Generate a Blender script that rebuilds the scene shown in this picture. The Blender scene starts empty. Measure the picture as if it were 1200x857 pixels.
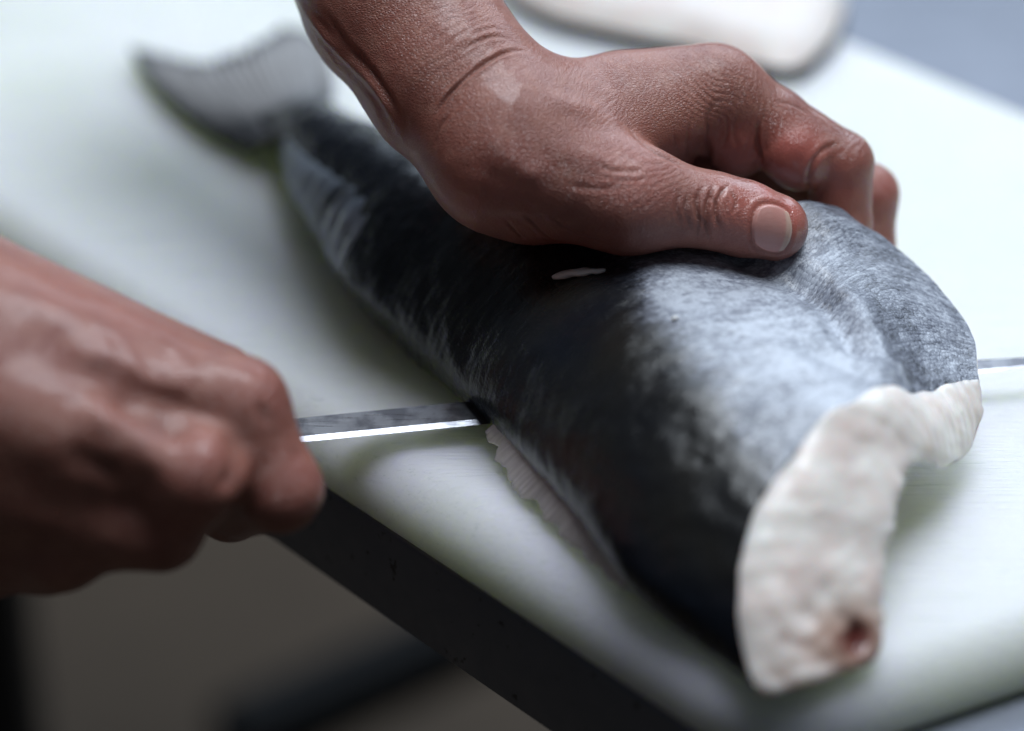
import bpy, math
import numpy as np
from mathutils import Vector
from mathutils.bvhtree import BVHTree

# ------------------------------------------------------------------ camera, world, lamps, exposure
# modelling happens in millimetres, z = 0 is the top of the cutting board; MM turns it into metres
MM = 0.001
FPX, CAMD, PITCH = 3333.0, 750.0, math.radians(30)
FW = np.array([0, math.cos(PITCH), -math.sin(PITCH)])
UPV = np.array([0, math.sin(PITCH), math.cos(PITCH)])
RT = np.array([1.0, 0, 0])
CAM = -FW * CAMD

sc = bpy.context.scene
cam_data = bpy.data.cameras.new('camera')
cam = bpy.data.objects.new('camera', cam_data)
sc.collection.objects.link(cam)
cam.location = CAM * MM
cam.rotation_euler = (math.radians(90) - PITCH, 0, 0)
cam_data.sensor_width = 36.0
cam_data.lens = FPX / 1200 * 36.0
cam_data.clip_start = 0.05
cam_data.clip_end = 50
cam_data.dof.use_dof = True
cam_data.dof.focus_distance = 0.708
cam_data.dof.aperture_fstop = 3.6
cam_data.dof.aperture_blades = 0
sc.camera = cam

world = bpy.data.worlds.new('World')
sc.world = world
world.use_nodes = True
bg = world.node_tree.nodes['Background']
bg.inputs['Color'].default_value = (0.74, 0.86, 1.0, 1)
bg.inputs['Strength'].default_value = 0.04

def area(name, loc, target, sx, sy, power, color):
    l = bpy.data.lights.new(name, 'AREA')
    l.shape = 'RECTANGLE'; l.size = sx; l.size_y = sy
    l.energy = power; l.color = color
    o = bpy.data.objects.new(name, l)
    sc.collection.objects.link(o)
    o.location = loc
    o.rotation_euler = (Vector(target) - Vector(loc)).to_track_quat('-Z', 'Y').to_euler()
    return o
area('window_light', (0.55, 1.75, 1.20), (0.0, 0.0, 0.0), 2.0, 1.2, 25, (0.72, 0.85, 1.0))
area('ceiling_light', (0.24, 0.20, 1.74), (0.0, 0.0, 0.0), 1.0, 0.8, 29, (0.86, 0.93, 1.0))

sc.view_settings.view_transform = 'Standard'
sc.view_settings.look = 'None'
sc.view_settings.gamma = 1.0
sc.view_settings.exposure = 0.30
sc.view_settings.use_curve_mapping = False
sc.render.engine = 'CYCLES'
sc.cycles.use_denoising = True
sc.cycles.max_bounces = 8

# ------------------------------------------------------------------ helpers
rng = np.random.default_rng(7)

def ray(px, py):
    return FW + RT * (px - 600) / FPX - UPV * (py - 428.5) / FPX
def Pz(px, py, z=0.0):
    r = ray(px, py)
    return CAM + r * (z - CAM[2]) / r[2]
def Pd(px, py, d):
    return CAM + ray(px, py) * d

def cr(pts, n):
    """Catmull-Rom through pts (k,dim) sampled at n points by chord length"""
    pts = np.asarray(pts, float)
    d = np.r_[0, np.cumsum(np.linalg.norm(np.diff(pts, axis=0), axis=1))]
    return cr_at(d, pts, np.linspace(0, d[-1], n))
def cr_at(x, y, xs):
    """monotone-ish cubic (finite difference tangents) of y(k,...) over x at xs"""
    x = np.asarray(x, float); y = np.asarray(y, float)
    m = np.empty_like(y)
    dx = np.diff(x); sh = (-1,) + (1,) * (y.ndim - 1)
    dl = np.diff(y, axis=0) / dx.reshape(sh)
    m[0] = dl[0]; m[-1] = dl[-1]
    w0 = dx[1:].reshape(sh); w1 = dx[:-1].reshape(sh)
    m[1:-1] = (dl[:-1] * w0 + dl[1:] * w1) / (w0 + w1)
    i = np.clip(np.searchsorted(x, xs, side='right') - 1, 0, len(x) - 2)
    h = dx[i].reshape(sh); t = ((xs - x[i]) / dx[i]).reshape(sh)
    return ((2*t**3 - 3*t**2 + 1) * y[i] + (t**3 - 2*t**2 + t) * h * m[i]
            + (-2*t**3 + 3*t**2) * y[i+1] + (t**3 - t**2) * h * m[i+1])
def sstep(a, b, x):
    t = np.clip((np.asarray(x, float) - a) / (b - a), 0, 1)
    return t * t * (3 - 2 * t)

_perm = rng.integers(0, 1 << 30, 4096)
def vnoise(p, scale=1.0, seed=0):
    """smooth value noise in [-1,1], p (n,3)"""
    p = np.asarray(p, float) / scale + seed * 17.31 + 1000
    i = np.floor(p).astype(np.int64); f = p - i
    f = f * f * (3 - 2 * f)
    out = 0
    for dx in (0, 1):
        for dy in (0, 1):
            for dz in (0, 1):
                h = (i[:, 0] + dx) * 73856093 ^ (i[:, 1] + dy) * 19349663 ^ (i[:, 2] + dz) * 83492791
                v = (_perm[h & 4095] % 10007) / 5003.0 - 1
                w = (f[:, 0] if dx else 1 - f[:, 0]) * (f[:, 1] if dy else 1 - f[:, 1]) * (f[:, 2] if dz else 1 - f[:, 2])
                out = out + v * w
    return out

def mesh_obj(name, verts, faces, mat, parent=None, uv=None, attrs=None, smooth=True):
    """verts in mm (n,3); faces: (m,4) or (m,3) array, or list of index lists"""
    me = bpy.data.meshes.new(name)
    verts = np.asarray(verts, float) * MM
    if isinstance(faces, np.ndarray):
        k = faces.shape[1]
        me.vertices.add(len(verts)); me.vertices.foreach_set('co', verts.astype(np.float32).ravel())
        me.loops.add(faces.size); me.loops.foreach_set('vertex_index', faces.astype(np.int32).ravel())
        me.polygons.add(len(faces))
        me.polygons.foreach_set('loop_start', np.arange(0, faces.size, k, dtype=np.int32))
        me.update(calc_edges=True); me.validate()
    else:
        me.from_pydata([tuple(v) for v in verts], [], faces)
    if uv is not None:
        l = me.uv_layers.new(name='UVMap')
        idx = np.empty(len(me.loops), np.int32); me.loops.foreach_get('vertex_index', idx)
        l.data.foreach_set('uv', np.asarray(uv, np.float32)[idx].ravel())
    for an, av in (attrs or {}).items():
        a = me.attributes.new(an, 'FLOAT', 'POINT')
        a.data.foreach_set('value', np.asarray(av, np.float32))
    me.polygons.foreach_set('use_smooth', np.full(len(me.polygons), smooth))
    me.materials.append(mat)
    o = bpy.data.objects.new(name, me)
    sc.collection.objects.link(o)
    if parent: o.parent = parent
    return o
def thing(name, label, cat, group=None):
    o = bpy.data.objects.new(name, None)
    sc.collection.objects.link(o)
    o['label'] = label; o['category'] = cat
    if group: o['group'] = group
    o.empty_display_size = 0.02
    return o
def tag(o, label, cat):
    o['label'] = label; o['category'] = cat
    return o
def grid_faces(nu, nv, closed_v=False, flip=False):
    i = np.arange(nu - 1)[:, None]; j = np.arange(nv if closed_v else nv - 1)[None, :]
    j2 = (j + 1) % nv
    f = np.stack(np.broadcast_arrays(i*nv + j, (i+1)*nv + j, (i+1)*nv + j2, i*nv + j2), -1).reshape(-1, 4)
    return f[:, ::-1].copy() if flip else f
def grid_normals(G):
    du = np.gradient(G, axis=0); dv = np.gradient(G, axis=1)
    n = np.cross(du, dv)
    return n / (np.linalg.norm(n, axis=-1, keepdims=True) + 1e-9)

# ---- node helpers
class NT:
    def __init__(s, name):
        s.m = bpy.data.materials.new(name); s.m.use_nodes = True
        s.t = s.m.node_tree; s.p = s.t.nodes['Principled BSDF']
        s.out = s.t.nodes['Material Output']
    def n(s, typ, **kw):
        nd = s.t.nodes.new(typ)
        ins = kw.pop('ins', {})
        for k, v in kw.items(): setattr(nd, k, v)
        for k, v in ins.items():
            if isinstance(v, bpy.types.NodeSocket): s.t.links.new(v, nd.inputs[k])
            else: nd.inputs[k].default_value = v
        return nd
    def set(s, **kw):
        for k, v in kw.items():
            k = k.replace('_', ' ')
            sock = s.p.inputs[k]
            if isinstance(v, bpy.types.NodeSocket): s.t.links.new(v, sock)
            else: sock.default_value = v
    def math(s, op, a, b=0.0, c=0.0, clamp=False):
        return s.n('ShaderNodeMath', operation=op, use_clamp=clamp, ins={0: a, 1: b, 2: c}).outputs[0]
    def mix(s, f, a, b, blend='MIX'):
        nd = s.n('ShaderNodeMix', data_type='RGBA', blend_type=blend)
        for k, v in ((0, f), (6, a), (7, b)):
            if isinstance(v, bpy.types.NodeSocket): s.t.links.new(v, nd.inputs[k])
            else: nd.inputs[k].default_value = (*v, 1) if k > 0 and len(v) == 3 else v
        return nd.outputs[2]
    def coord_mm(s, kind='Object', scale=(1, 1, 1)):
        tc = s.n('ShaderNodeTexCoord')
        mp = s.n('ShaderNodeMapping', ins={'Vector': tc.outputs[kind]})
        f = 1000 if kind == 'Object' else 1
        mp.inputs['Scale'].default_value = tuple(f * k for k in scale)
        return mp.outputs[0]
    def noise(s, vec, scale, detail=3, rough=0.55, dist=0.0):
        return s.n('ShaderNodeTexNoise', ins={'Vector': vec, 'Scale': scale, 'Detail': detail, 'Roughness': rough, 'Distortion': dist}).outputs['Fac']
    def vor(s, vec, scale, feature='F1', rnd=1.0):
        return s.n('ShaderNodeTexVoronoi', feature=feature, ins={'Vector': vec, 'Scale': scale, 'Randomness': rnd}).outputs['Distance']
    def ramp(s, fac, *stops):
        nd = s.n('ShaderNodeValToRGB', ins={'Fac': fac})
        e = nd.color_ramp.elements
        while len(e) < len(stops): e.new(0.5)
        for k, (p, c) in enumerate(stops):
            e[k].position = p; e[k].color = (*c, 1) if not np.isscalar(c) else (c, c, c, 1)
        return nd.outputs[0]
    def attr(s, name):
        return s.n('ShaderNodeAttribute', attribute_name=name).outputs['Fac']
    def bump(s, height, dist_mm, strength=1.0, normal=None):
        ins = {'Height': height, 'Distance': dist_mm * MM, 'Strength': strength}
        if normal is not None: ins['Normal'] = normal
        return s.n('ShaderNodeBump', ins=ins).outputs[0]

# ------------------------------------------------------------------ materials
def mat_board():
    m = NT('white_plastic_board'); v = m.coord_mm()
    big = m.noise(v, 0.012, 4)
    col = m.mix(m.ramp(big, (0.35, 0.0), (0.7, 1.0)), (0.75, 0.80, 0.71), (0.83, 0.86, 0.81))
    # knife scores: stretched noise in two directions
    v1 = m.coord_mm(scale=(0.05, 0.9, 1)); v2n = m.n('ShaderNodeMapping', ins={'Vector': m.coord_mm()})
    v2n.inputs['Rotation'].default_value = (0, 0, 0.7); v2n.inputs['Scale'].default_value = (0.04, 0.8, 1)
    s1 = m.noise(v1, 1.0, 4, 0.7); s2 = m.noise(v2n.outputs[0], 1.0, 4, 0.7)
    h = m.math('ADD', m.math('MULTIPLY', s1, 0.6), s2)
    h = m.math('ADD', h, m.math('MULTIPLY', m.noise(v, 0.6, 4), 0.5))
    stain = m.math('MAXIMUM', m.ramp(s2, (0.30, 1.0), (0.42, 0.0)), m.ramp(m.noise(m.coord_mm(scale=(0.3, 1, 1)), 0.05, 5, 0.65), (0.55, 0.0), (0.8, 0.7)))
    col = m.mix(m.math('MULTIPLY', stain, 0.5), col, (0.50, 0.57, 0.50))
    m.set(Base_Color=col, Roughness=m.math('ADD', 0.30, m.math('MULTIPLY', m.noise(v, 0.05, 4), 0.22)), Normal=m.bump(h, 0.8, 0.7), Subsurface_Weight=1.0,
          Subsurface_Radius=(1.0, 1.08, 0.66), Subsurface_Scale=0.034, Specular_IOR_Level=0.5)
    return m.m
def mat_simple(name, col, rough, metal=0.0, bump_scale=None, bump_mm=0.2, var=0.15):
    m = NT(name); v = m.coord_mm()
    nz = m.noise(v, 0.03, 5)
    c2 = tuple(k * (1 - var * 2) for k in col)
    m.set(Base_Color=m.mix(nz, col, c2), Roughness=m.math('ADD', m.math('MULTIPLY', m.noise(v, 0.08, 4), 0.2), rough - 0.1), Metallic=metal)
    if bump_scale: m.set(Normal=m.bump(m.noise(v, bump_scale, 5), bump_mm, 0.6))
    return m.m
def mat_steel_table():
    m = NT('scuffed_dark_steel'); v = m.coord_mm()
    n1 = m.noise(v, 0.02, 5); n2 = m.noise(m.coord_mm(scale=(0.2, 1, 1)), 0.2, 5)
    spots = m.ramp(m.noise(v, 0.22, 2), (0.66, 0.0), (0.72, 1.0))
    col = m.mix(n1, (0.12, 0.135, 0.17), (0.20, 0.215, 0.26))
    col = m.mix(m.math('MULTIPLY', spots, 0.8), col, (0.03, 0.03, 0.035))
    m.set(Base_Color=col, Metallic=0.55, Roughness=m.math('ADD', m.math('MULTIPLY', n2, 0.3), 0.3), Normal=m.bump(n2, 0.1, 0.4))
    return m.m
def mat_blade():
    m = NT('brushed_blade_steel')
    v = m.coord_mm(scale=(0.06, 1.6, 1.6)); v0 = m.coord_mm()
    n2 = m.noise(v, 1.5, 4); wet = m.noise(v0, 0.16, 3)
    col = m.mix(m.ramp(wet, (0.42, 0.0), (0.6, 1.0)), (0.30, 0.31, 0.34), (0.17, 0.175, 0.20))
    m.set(Base_Color=col, Metallic=1.0, Roughness=m.math('ADD', m.math('MULTIPLY', n2, 0.16), 0.22), Normal=m.bump(n2, 0.05, 0.5))
    return m.m
def mat_skin(name):
    m = NT(name); v = m.coord_mm()
    big = m.noise(v, 0.045, 4, 0.6); mid = m.noise(v, 0.22, 4, 0.6); fine = m.noise(v, 1.3, 3)
    col = m.mix(m.ramp(big, (0.3, 0.0), (0.7, 1.0)), (0.36, 0.155, 0.114), (0.24, 0.086, 0.063))
    col = m.mix(m.math('MULTIPLY', m.ramp(mid, (0.45, 0.0), (0.75, 1.0)), 0.45), col, (0.46, 0.235, 0.17))
    col = m.mix(m.attr('pink'), col, (0.52, 0.145, 0.120))
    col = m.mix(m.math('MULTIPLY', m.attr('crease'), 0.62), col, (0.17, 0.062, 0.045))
    # crossing fine furrows of skin, cells about 1 mm
    wob = m.n('ShaderNodeVectorMath', operation='ADD', ins={0: v, 1: m.n('ShaderNodeTexNoise', ins={'Vector': v, 'Scale': 0.35, 'Detail': 2.0}).outputs['Color']}).outputs[0]
    sx = m.n('ShaderNodeMapping', ins={'Vector': wob}); sx.inputs['Rotation'].default_value = (0.3, 0.5, 0.35); sx.inputs['Scale'].default_value = (0.75, 1.5, 1.3)
    cells = m.vor(sx.outputs[0], 1.15, 'DISTANCE_TO_EDGE')
    cells2 = m.vor(v, 2.1, 'DISTANCE_TO_EDGE')
    h = m.math('ADD', m.ramp(cells, (0.0, 0.0), (0.22, 1.0)), m.math('MULTIPLY', m.ramp(cells2, (0.0, 0.0), (0.25, 1.0)), 0.4))
    h = m.math('ADD', h, m.math('MULTIPLY', fine, 0.5))
    h = m.math('MULTIPLY', h, m.math('SUBTRACT', 1.0, m.math('MULTIPLY', m.attr('smooth'), 0.75)))
    wet = m.attr('wet')
    rough = m.math('SUBTRACT', m.math('ADD', 0.28, m.math('MULTIPLY', mid, 0.20)), m.math('MULTIPLY', wet, 0.27))
    m.set(Base_Color=col, Roughness=rough, Normal=m.bump(h, 0.14, 0.8), Subsurface_Weight=0.22,
          Subsurface_Radius=(1.0, 0.36, 0.2), Subsurface_Scale=0.0022, Specular_IOR_Level=0.62,
          Coat_Weight=m.math('ADD', 0.14, m.math('MULTIPLY', wet, 0.6)), Coat_Roughness=0.16)
    return m.m
def mat_nail():
    m = NT('thumbnail_keratin'); v = m.coord_mm()
    tip = m.attr('tip')
    col = m.mix(m.noise(v, 0.4, 3), (0.56, 0.25, 0.215), (0.62, 0.33, 0.29))
    col = m.mix(tip, col, (0.62, 0.42, 0.34))
    st = m.noise(m.coord_mm('UV', (0.3, 9, 1)), 1.0, 3)
    m.set(Base_Color=col, Roughness=0.2, Normal=m.bump(st, 0.16, 0.6), Subsurface_Weight=0.2,
          Subsurface_Radius=(1, 0.5, 0.4), Subsurface_Scale=0.001, Coat_Weight=0.3, Coat_Roughness=0.15)
    return m.m
def mat_fish_skin():
    m = NT('wet_dark_fish_skin'); v = m.coord_mm(); uv = m.coord_mm('UV')
    pale = m.attr('pale')
    n1 = m.noise(uv, 0.05, 5, 0.62); n2 = m.noise(m.coord_mm('UV', (1.0, 0.5, 1)), 0.32, 4, 0.6); n3 = m.noise(uv, 2.0, 3, 0.65)
    sw = m.n('ShaderNodeMapping', ins={'Vector': uv}); sw.inputs['Scale'].default_value = (0.72, 0.95, 1)
    swd = m.n('ShaderNodeVectorMath', operation='ADD', ins={0: sw.outputs[0], 1: m.n('ShaderNodeTexNoise', ins={'Vector': uv, 'Scale': 0.18, 'Detail': 2.0}).outputs['Color']}).outputs[0]
    vo = m.n('ShaderNodeTexVoronoi', feature='F1', ins={'Vector': swd, 'Scale': 1.0, 'Randomness': 0.6})
    sc1 = vo.outputs['Distance']; cell = m.n('ShaderNodeSeparateColor', ins={'Color': vo.outputs['Color']}).outputs[0]
    f = m.math('ADD', pale, m.math('MULTIPLY', m.math('SUBTRACT', n1, 0.5), 0.9))
    f = m.math('ADD', f, m.math('MULTIPLY', m.math('SUBTRACT', n2, 0.5), 0.8))
    f = m.math('ADD', f, m.math('MULTIPLY', m.math('SUBTRACT', n3, 0.5), 0.42))
    f = m.math('ADD', f, m.math('MULTIPLY', m.math('SUBTRACT', cell, 0.5), 0.20))
    f = m.math('SUBTRACT', f, m.math('MULTIPLY', m.math('SUBTRACT', sc1, 0.45), 0.26))
    f = m.math('MULTIPLY', f, m.ramp(pale, (0.0, 0.0), (0.25, 1.0)))
    col = m.ramp(f, (0.12, (0.005, 0.007, 0.013)), (0.42, (0.036, 0.041, 0.058)), (0.72, (0.22, 0.24, 0.30)), (1.0, (0.50, 0.54, 0.62)))  # pale flank colour; scale glints are partly painted into its light speckle
    olive = m.math('MULTIPLY', m.ramp(m.noise(uv, 0.022, 3), (0.25, 0.0), (0.8, 1.0)), m.attr('olive'))
    col = m.mix(olive, col, (0.022, 0.019, 0.012))
    # tiny scales in rows
    rows = m.noise(m.coord_mm('UV', (0.85, 0.10, 1)), 1.0, 3, 0.6)
    h = m.math('SUBTRACT', m.math('MULTIPLY', rows, 0.7), m.math('MULTIPLY', sc1, 0.7))
    h = m.math('ADD', h, m.math('MULTIPLY', n3, 0.5))
    rough = m.math('ADD', m.math('ADD', 0.16, m.math('MULTIPLY', pale, 0.20)), m.math('MULTIPLY', n2, 0.2))
    m.set(Base_Color=col, Roughness=rough, Normal=m.bump(m.math('MULTIPLY', h, m.math('ADD', 0.5, m.math('MULTIPLY', pale, 0.5))), 0.34, 0.9), Specular_IOR_Level=m.math('ADD', 0.20, m.math('MULTIPLY', pale, 0.55)),
          Coat_Weight=0.5, Coat_Roughness=0.16, Coat_Normal=m.bump(m.noise(uv, 0.5, 4, 0.6), 0.5, 0.6))
    return m.m
def mat_flesh(name, wetness=0.3, k=1.0):
    m = NT(name); v = m.coord_mm()
    n1 = m.noise(v, 0.09, 4, 0.6); n2 = m.noise(v, 0.4, 4)
    col = m.mix(m.ramp(n1, (0.35, 0.0), (0.7, 1.0)), (0.92 * k, 0.87 * k, 0.82 * k), (0.88 * k, 0.73 * k, 0.68 * k))
    col = m.mix(m.math('MULTIPLY', m.ramp(n2, (0.5, 0.0), (0.75, 1.0)), 0.35), col, (0.84 * k, 0.80 * k, 0.75 * k))
    col = m.mix(m.attr('tan'), col, (0.50, 0.31, 0.22))
    col = m.mix(m.attr('blood'), col, (0.15, 0.028, 0.020))
    m.set(Base_Color=col, Roughness=0.42, Normal=m.bump(m.math('ADD', n2, m.math('MULTIPLY', m.noise(v, 1.2, 3), 0.4)), 0.35, 0.35),
          Subsurface_Weight=0.6, Subsurface_Radius=(1.0, 0.7, 0.5), Subsurface_Scale=0.006, Coat_Weight=wetness, Coat_Roughness=0.25)
    return m.m
def mat_fin(name, a, b, rough=0.4):
    m = NT(name); uv = m.coord_mm('UV'); v = m.coord_mm()
    rays = m.noise(m.coord_mm('UV', (0.05, 1.2, 1)), 1.0, 3, 0.6)
    f = m.math('ADD', m.attr('edge'), m.math('MULTIPLY', m.math('SUBTRACT', rays, 0.5), 1.5))
    f = m.math('ADD', f, m.math('MULTIPLY', m.math('SUBTRACT', m.noise(v, 0.15, 4), 0.5), 0.7), clamp=True)
    m.set(Base_Color=m.mix(f, a, b), Roughness=rough, Normal=m.bump(rays, 0.3, 0.6), Coat_Weight=0.3, Coat_Roughness=0.2)
    return m.m

M = dict(board=mat_board(), table=mat_steel_table(), blade=mat_blade(), skin=mat_skin('brown_skin'), nail=mat_nail(),
         fish=mat_fish_skin(), flesh=mat_flesh('pale_fish_flesh'), fillet=mat_flesh('matt_fillet_flesh', 0.1, 0.76), brace=mat_simple('dull_black_steel', (0.012, 0.012, 0.013), 0.9),
         fin=mat_fin('tail_fin_membrane', (0.27, 0.26, 0.26), (0.015, 0.018, 0.026)),
         fin2=mat_fin('folded_fin_painted_reflection', (0.32, 0.38, 0.46), (0.012, 0.014, 0.02), 0.3),  # pale blue tone stands in for a bright reflection on the flank
         fin3=mat_fin('pinkish_fin_membrane', (0.62, 0.55, 0.55), (0.26, 0.21, 0.22), 0.45),
         handle=mat_simple('black_plastic', (0.015, 0.015, 0.017), 0.45),
         floor=mat_simple('concrete_floor', (0.092, 0.066, 0.044), 0.8, 0, 0.02, 1.0, 0.22),
         dark=mat_simple('dark_painted_steel', (0.02, 0.021, 0.024), 0.5))

# ------------------------------------------------------------------ floor, table, board
def prism(name, outline, z0, z1, mat, parent=None, fillet=0.0, nseg=6):
    """horizontal slab with rounded upper and lower rim; outline (n,2) counter-clockwise"""
    o = np.asarray(outline, float)
    nx = np.roll(o, -1, 0) - np.roll(o, 1, 0)
    nrm = np.stack([nx[:, 1], -nx[:, 0]], 1); nrm /= np.linalg.norm(nrm, axis=1, keepdims=True)
    rings = []
    f = fillet
    prof = []
    if f > 0:
        for a in np.linspace(0, math.pi / 2, nseg): prof.append((-f * 0.25 * (1 - math.sin(a)), z0 + f * 0.25 * (1 - math.cos(a))))
        for a in np.linspace(0, math.pi / 2, nseg * 2): prof.append((-f * (1 - math.cos(a)), z1 - f * (1 - math.sin(a))))
    else: prof = [(0, z0), (0, z1)]
    for off, z in prof: rings.append(np.c_[o + nrm * off, np.full(len(o), z)])
    R = np.array(rings); nu, nv = R.shape[:2]
    fs = grid_faces(nu, nv, True, flip=True).tolist()
    fs.append(list(range(nv))[::-1]); fs.append([(nu - 1) * nv + k for k in range(nv)])
    return mesh_obj(name, R.reshape(-1, 3), fs, mat, parent)
def rounded_poly(pts, radii, n=14):
    out = []; pts = [np.asarray(p, float) for p in pts]
    for i, p in enumerate(pts):
        a = pts[i - 1] - p; b = pts[(i + 1) % len(pts)] - p
        la, lb = np.linalg.norm(a), np.linalg.norm(b); a /= la; b /= lb
        r = radii[i]
        ang = math.acos(np.clip(a @ b, -1, 1)); t = r / math.tan(ang / 2)
        c = p + (a + b) / np.linalg.norm(a + b) * r / math.sin(ang / 2)
        s0 = p + a * t - c; s1 = p + b * t - c
        for k in np.linspace(0, 1, n):
            q = s0 * (1 - k) + s1 * k; out.append(c + q / np.linalg.norm(q) * r)
    # densify
    res = []
    for i, p in enumerate(out):
        q = out[(i + 1) % len(out)]; L = np.linalg.norm(q - p); k = max(1, int(L / 12))
        for j in range(k): res.append(p + (q - p) * j / k)
    return np.array(res)

BT = 18.0                                     # board thickness
e1 = Pz(420, 534)[:2] - Pz(0, 265)[:2]; e1 /= np.linalg.norm(e1)      # along the front edge, towards the right
e2 = np.array([-e1[1], e1[0]])                                        # across the board, away
A = Pz(420, 534)[:2]
R0, R1 = Pz(1041, 797)[:2], Pz(1200, 744)[:2]
er = (R1 - R0) / np.linalg.norm(R1 - R0)
def isect(p, d, q, g):
    k = np.linalg.solve(np.stack([d, -g], 1), q - p); return p + d * k[0]
corner = isect(A, e1, R0, er)
backp = Pz(990, 30)[:2]
corner_b = isect(backp, e1, R0, er)
far_f = A - e1 * 420; far_b = isect(backp, e1, far_f, er)
outline = rounded_poly([far_f, corner, corner_b, far_b], [20, 34, 20, 20])
board = prism('cutting_board', outline, -BT, 0, M['board'], None, 13.0)
tag(board, 'thick white plastic cutting board under the fish', 'cutting board')

table = thing('steel_table', 'dark steel work table whose edge shows under the white board', 'table')
ft = 1.5
tpoly = rounded_poly([far_f - e1 * 300 + e2 * ft, corner + e1 * 75 + e2 * ft, corner_b + e1 * 75 + e2 * 260, far_b - e1 * 300 + e2 * 260], [4, 4, 4, 4], 5)
prism('table_top', tpoly, -BT - 28, -BT - 0.3, M['table'], table, 1.5, 3)
def bar(name, a, b, w, mat, parent):
    a, b = np.asarray(a, float), np.asarray(b, float)
    d = (b - a) / np.linalg.norm(b - a); s = np.cross(d, [0, 0, 1.0])
    if np.linalg.norm(s) < 1e-3: s = np.array([1.0, 0, 0])
    s /= np.linalg.norm(s); t = np.cross(s, d)
    ring = [(-1, -.8), (-.8, -1), (.8, -1), (1, -.8), (1, .8), (.8, 1), (-.8, 1), (-1, .8)]
    v = [p + (s * x + t * y) * w / 2 for p in (a, b) for x, y in ring]
    fs = [[k, (k + 1) % 8, 8 + (k + 1) % 8, 8 + k] for k in range(8)] + [list(range(8))[::-1], list(range(8, 16))]
    return mesh_obj(name, v, fs, mat, parent, smooth=False)
FLZ = -820.0
cin = corner + e2 * 60 - e1 * 30
for q in (cin, far_f + e2 * 60, corner_b + e2 * 180, far_b + e2 * 180):
    bar('leg', (q[0], q[1], -BT - 28), (q[0], q[1], FLZ), 38, M['table'], table)
bar('brace', Pz(270, 871, -560), Pz(650, 700, -560), 36, M['brace'], table)
pp_ = Pz(-14, 790, -430)
post = thing('dark_post', 'blurred black upright at the lower left edge of the picture', 'post')
bar('upright', (pp_[0], pp_[1], FLZ + 8), (pp_[0], pp_[1], -200), 44, M['dark'], post)
bar('foot', (pp_[0], pp_[1], FLZ), (pp_[0], pp_[1], FLZ + 8), 90, M['dark'], post)

S = 6000
floor = mesh_obj('floor', [(-S, -S, FLZ), (S, -S, FLZ), (S, S, FLZ), (-S, S, FLZ)], [[0, 1, 2, 3]], M['floor'], smooth=False)
floor['kind'] = 'structure'

# ------------------------------------------------------------------ fish
OF = Pz(310, 165); BF = Pz(935, 805)
AX = (BF - OF) / np.linalg.norm(BF - OF); PR = np.array([-AX[1], AX[0], 0]); ZZ = np.array([0, 0, 1.0])
LF = np.linalg.norm(BF - OF)
T = [0, 16, 48, 90, 113, 145, 170, 190, 215, 241, 279, 311]
OUT = [
 [(4,4),(-5,4.5),(-7,6),(-4,8),(2,10),(8,11),(14,11),(17,9),(12,6)],
 [(4,1),(-3,4),(-5,9),(-3,14),(2,18),(8,18.5),(14,16),(16.5,9.5),(12,3)],
 [(5,1),(-8,4),(-11,11),(-8,19),(0,25),(8,26),(16,22),(19,13),(15,3)],
 [(2,0),(-15,4),(-18,12),(-13,23),(-2,32),(12,34),(26,28),(33,16),(26,3)],
 [(0,0),(-19,4),(-23,12),(-17,25),(-4,35),(14,38),(33,32),(45,18),(36,3)],
 [(0,0),(-18,3),(-21,13),(-14,27),(2,39),(22,42),(46,36),(63,20),(52,4)],
 [(5,0),(-15,3),(-19,12),(-12,28),(4,40),(27,45),(50,43),(70,38),(70,27)],
 [(8,0),(-14,3),(-18,12),(-12,28),(4,40.5),(28,46),(54,43.5),(70,49),(77,46)],
 [(8,0),(-15,3),(-18.5,12),(-12,28),(4,41),(28,45.5),(55,41),(78,47),(88,41)],
 [(8,0),(-16,3),(-19,12),(-13,28),(2,41),(26,45),(56,41),(82,40),(95,35)],
 [(8,0),(-16,2.5),(-19,9),(-12,26),(4,38.5),(26,43.5),(53,40.5),(84,32),(100,24)],
 [(8,0),(-9.5,2.2),(-9.6,8.5),(-2.7,23.8),(15.4,35.8),(32,42.6),(46,41),(72,25.5),(91.5,20.5)]]
INN = [
 [(11,5),(10,5),(9,5),(8,4),(7,4),(6,4),(6,4),(5,4)],
 [(10,1),(9,1),(8,1),(8,1),(7,1),(6,1),(6,1),(5,1)],
 [(13,1),(12,1),(11,1),(10,1),(9,1),(8,1),(7,1),(6,1)],
 [(22,1),(19,0.5),(16,0.5),(14,0.5),(11,0.5),(9,0.5),(6,0.5),(4,0)],
 [(32,1),(28,0.5),(24,0.5),(19,0.5),(15,0.5),(11,0.5),(7,0.5),(3,0)],
 [(48,2),(43,1),(37,1),(30,0.5),(23,0.5),(17,0.5),(10,0.5),(5,0)],
 [(66,20),(60,17),(53,13),(45,9),(36,5),(28,2),(20,0.5),(12,0)],
 [(76,40),(69,38),(61,32),(52,26),(44,18),(36,8),(28,2),(18,0)],
 [(86,35),(76,38),(66,33),(54,27),(44,21),(36,11),(28,3),(18,0)],
 [(93,29),(82,31),(68,31),(55,28),(44,23),(37,14),(29,4),(18,0)],
 [(97,17),(86,16),(72,20),(60,25),(48,25),(38,17),(30,6),(18,0)],
 [(89,15),(82,10.8),(69,13.5),(55,22.8),(46,26),(37,22),(29,13),(21,1)]]
NT_, NO, NI = 300, 190, 70
ts = np.linspace(0, LF, NT_)
Tn = np.array(T, float) * LF / 311.0
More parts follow.
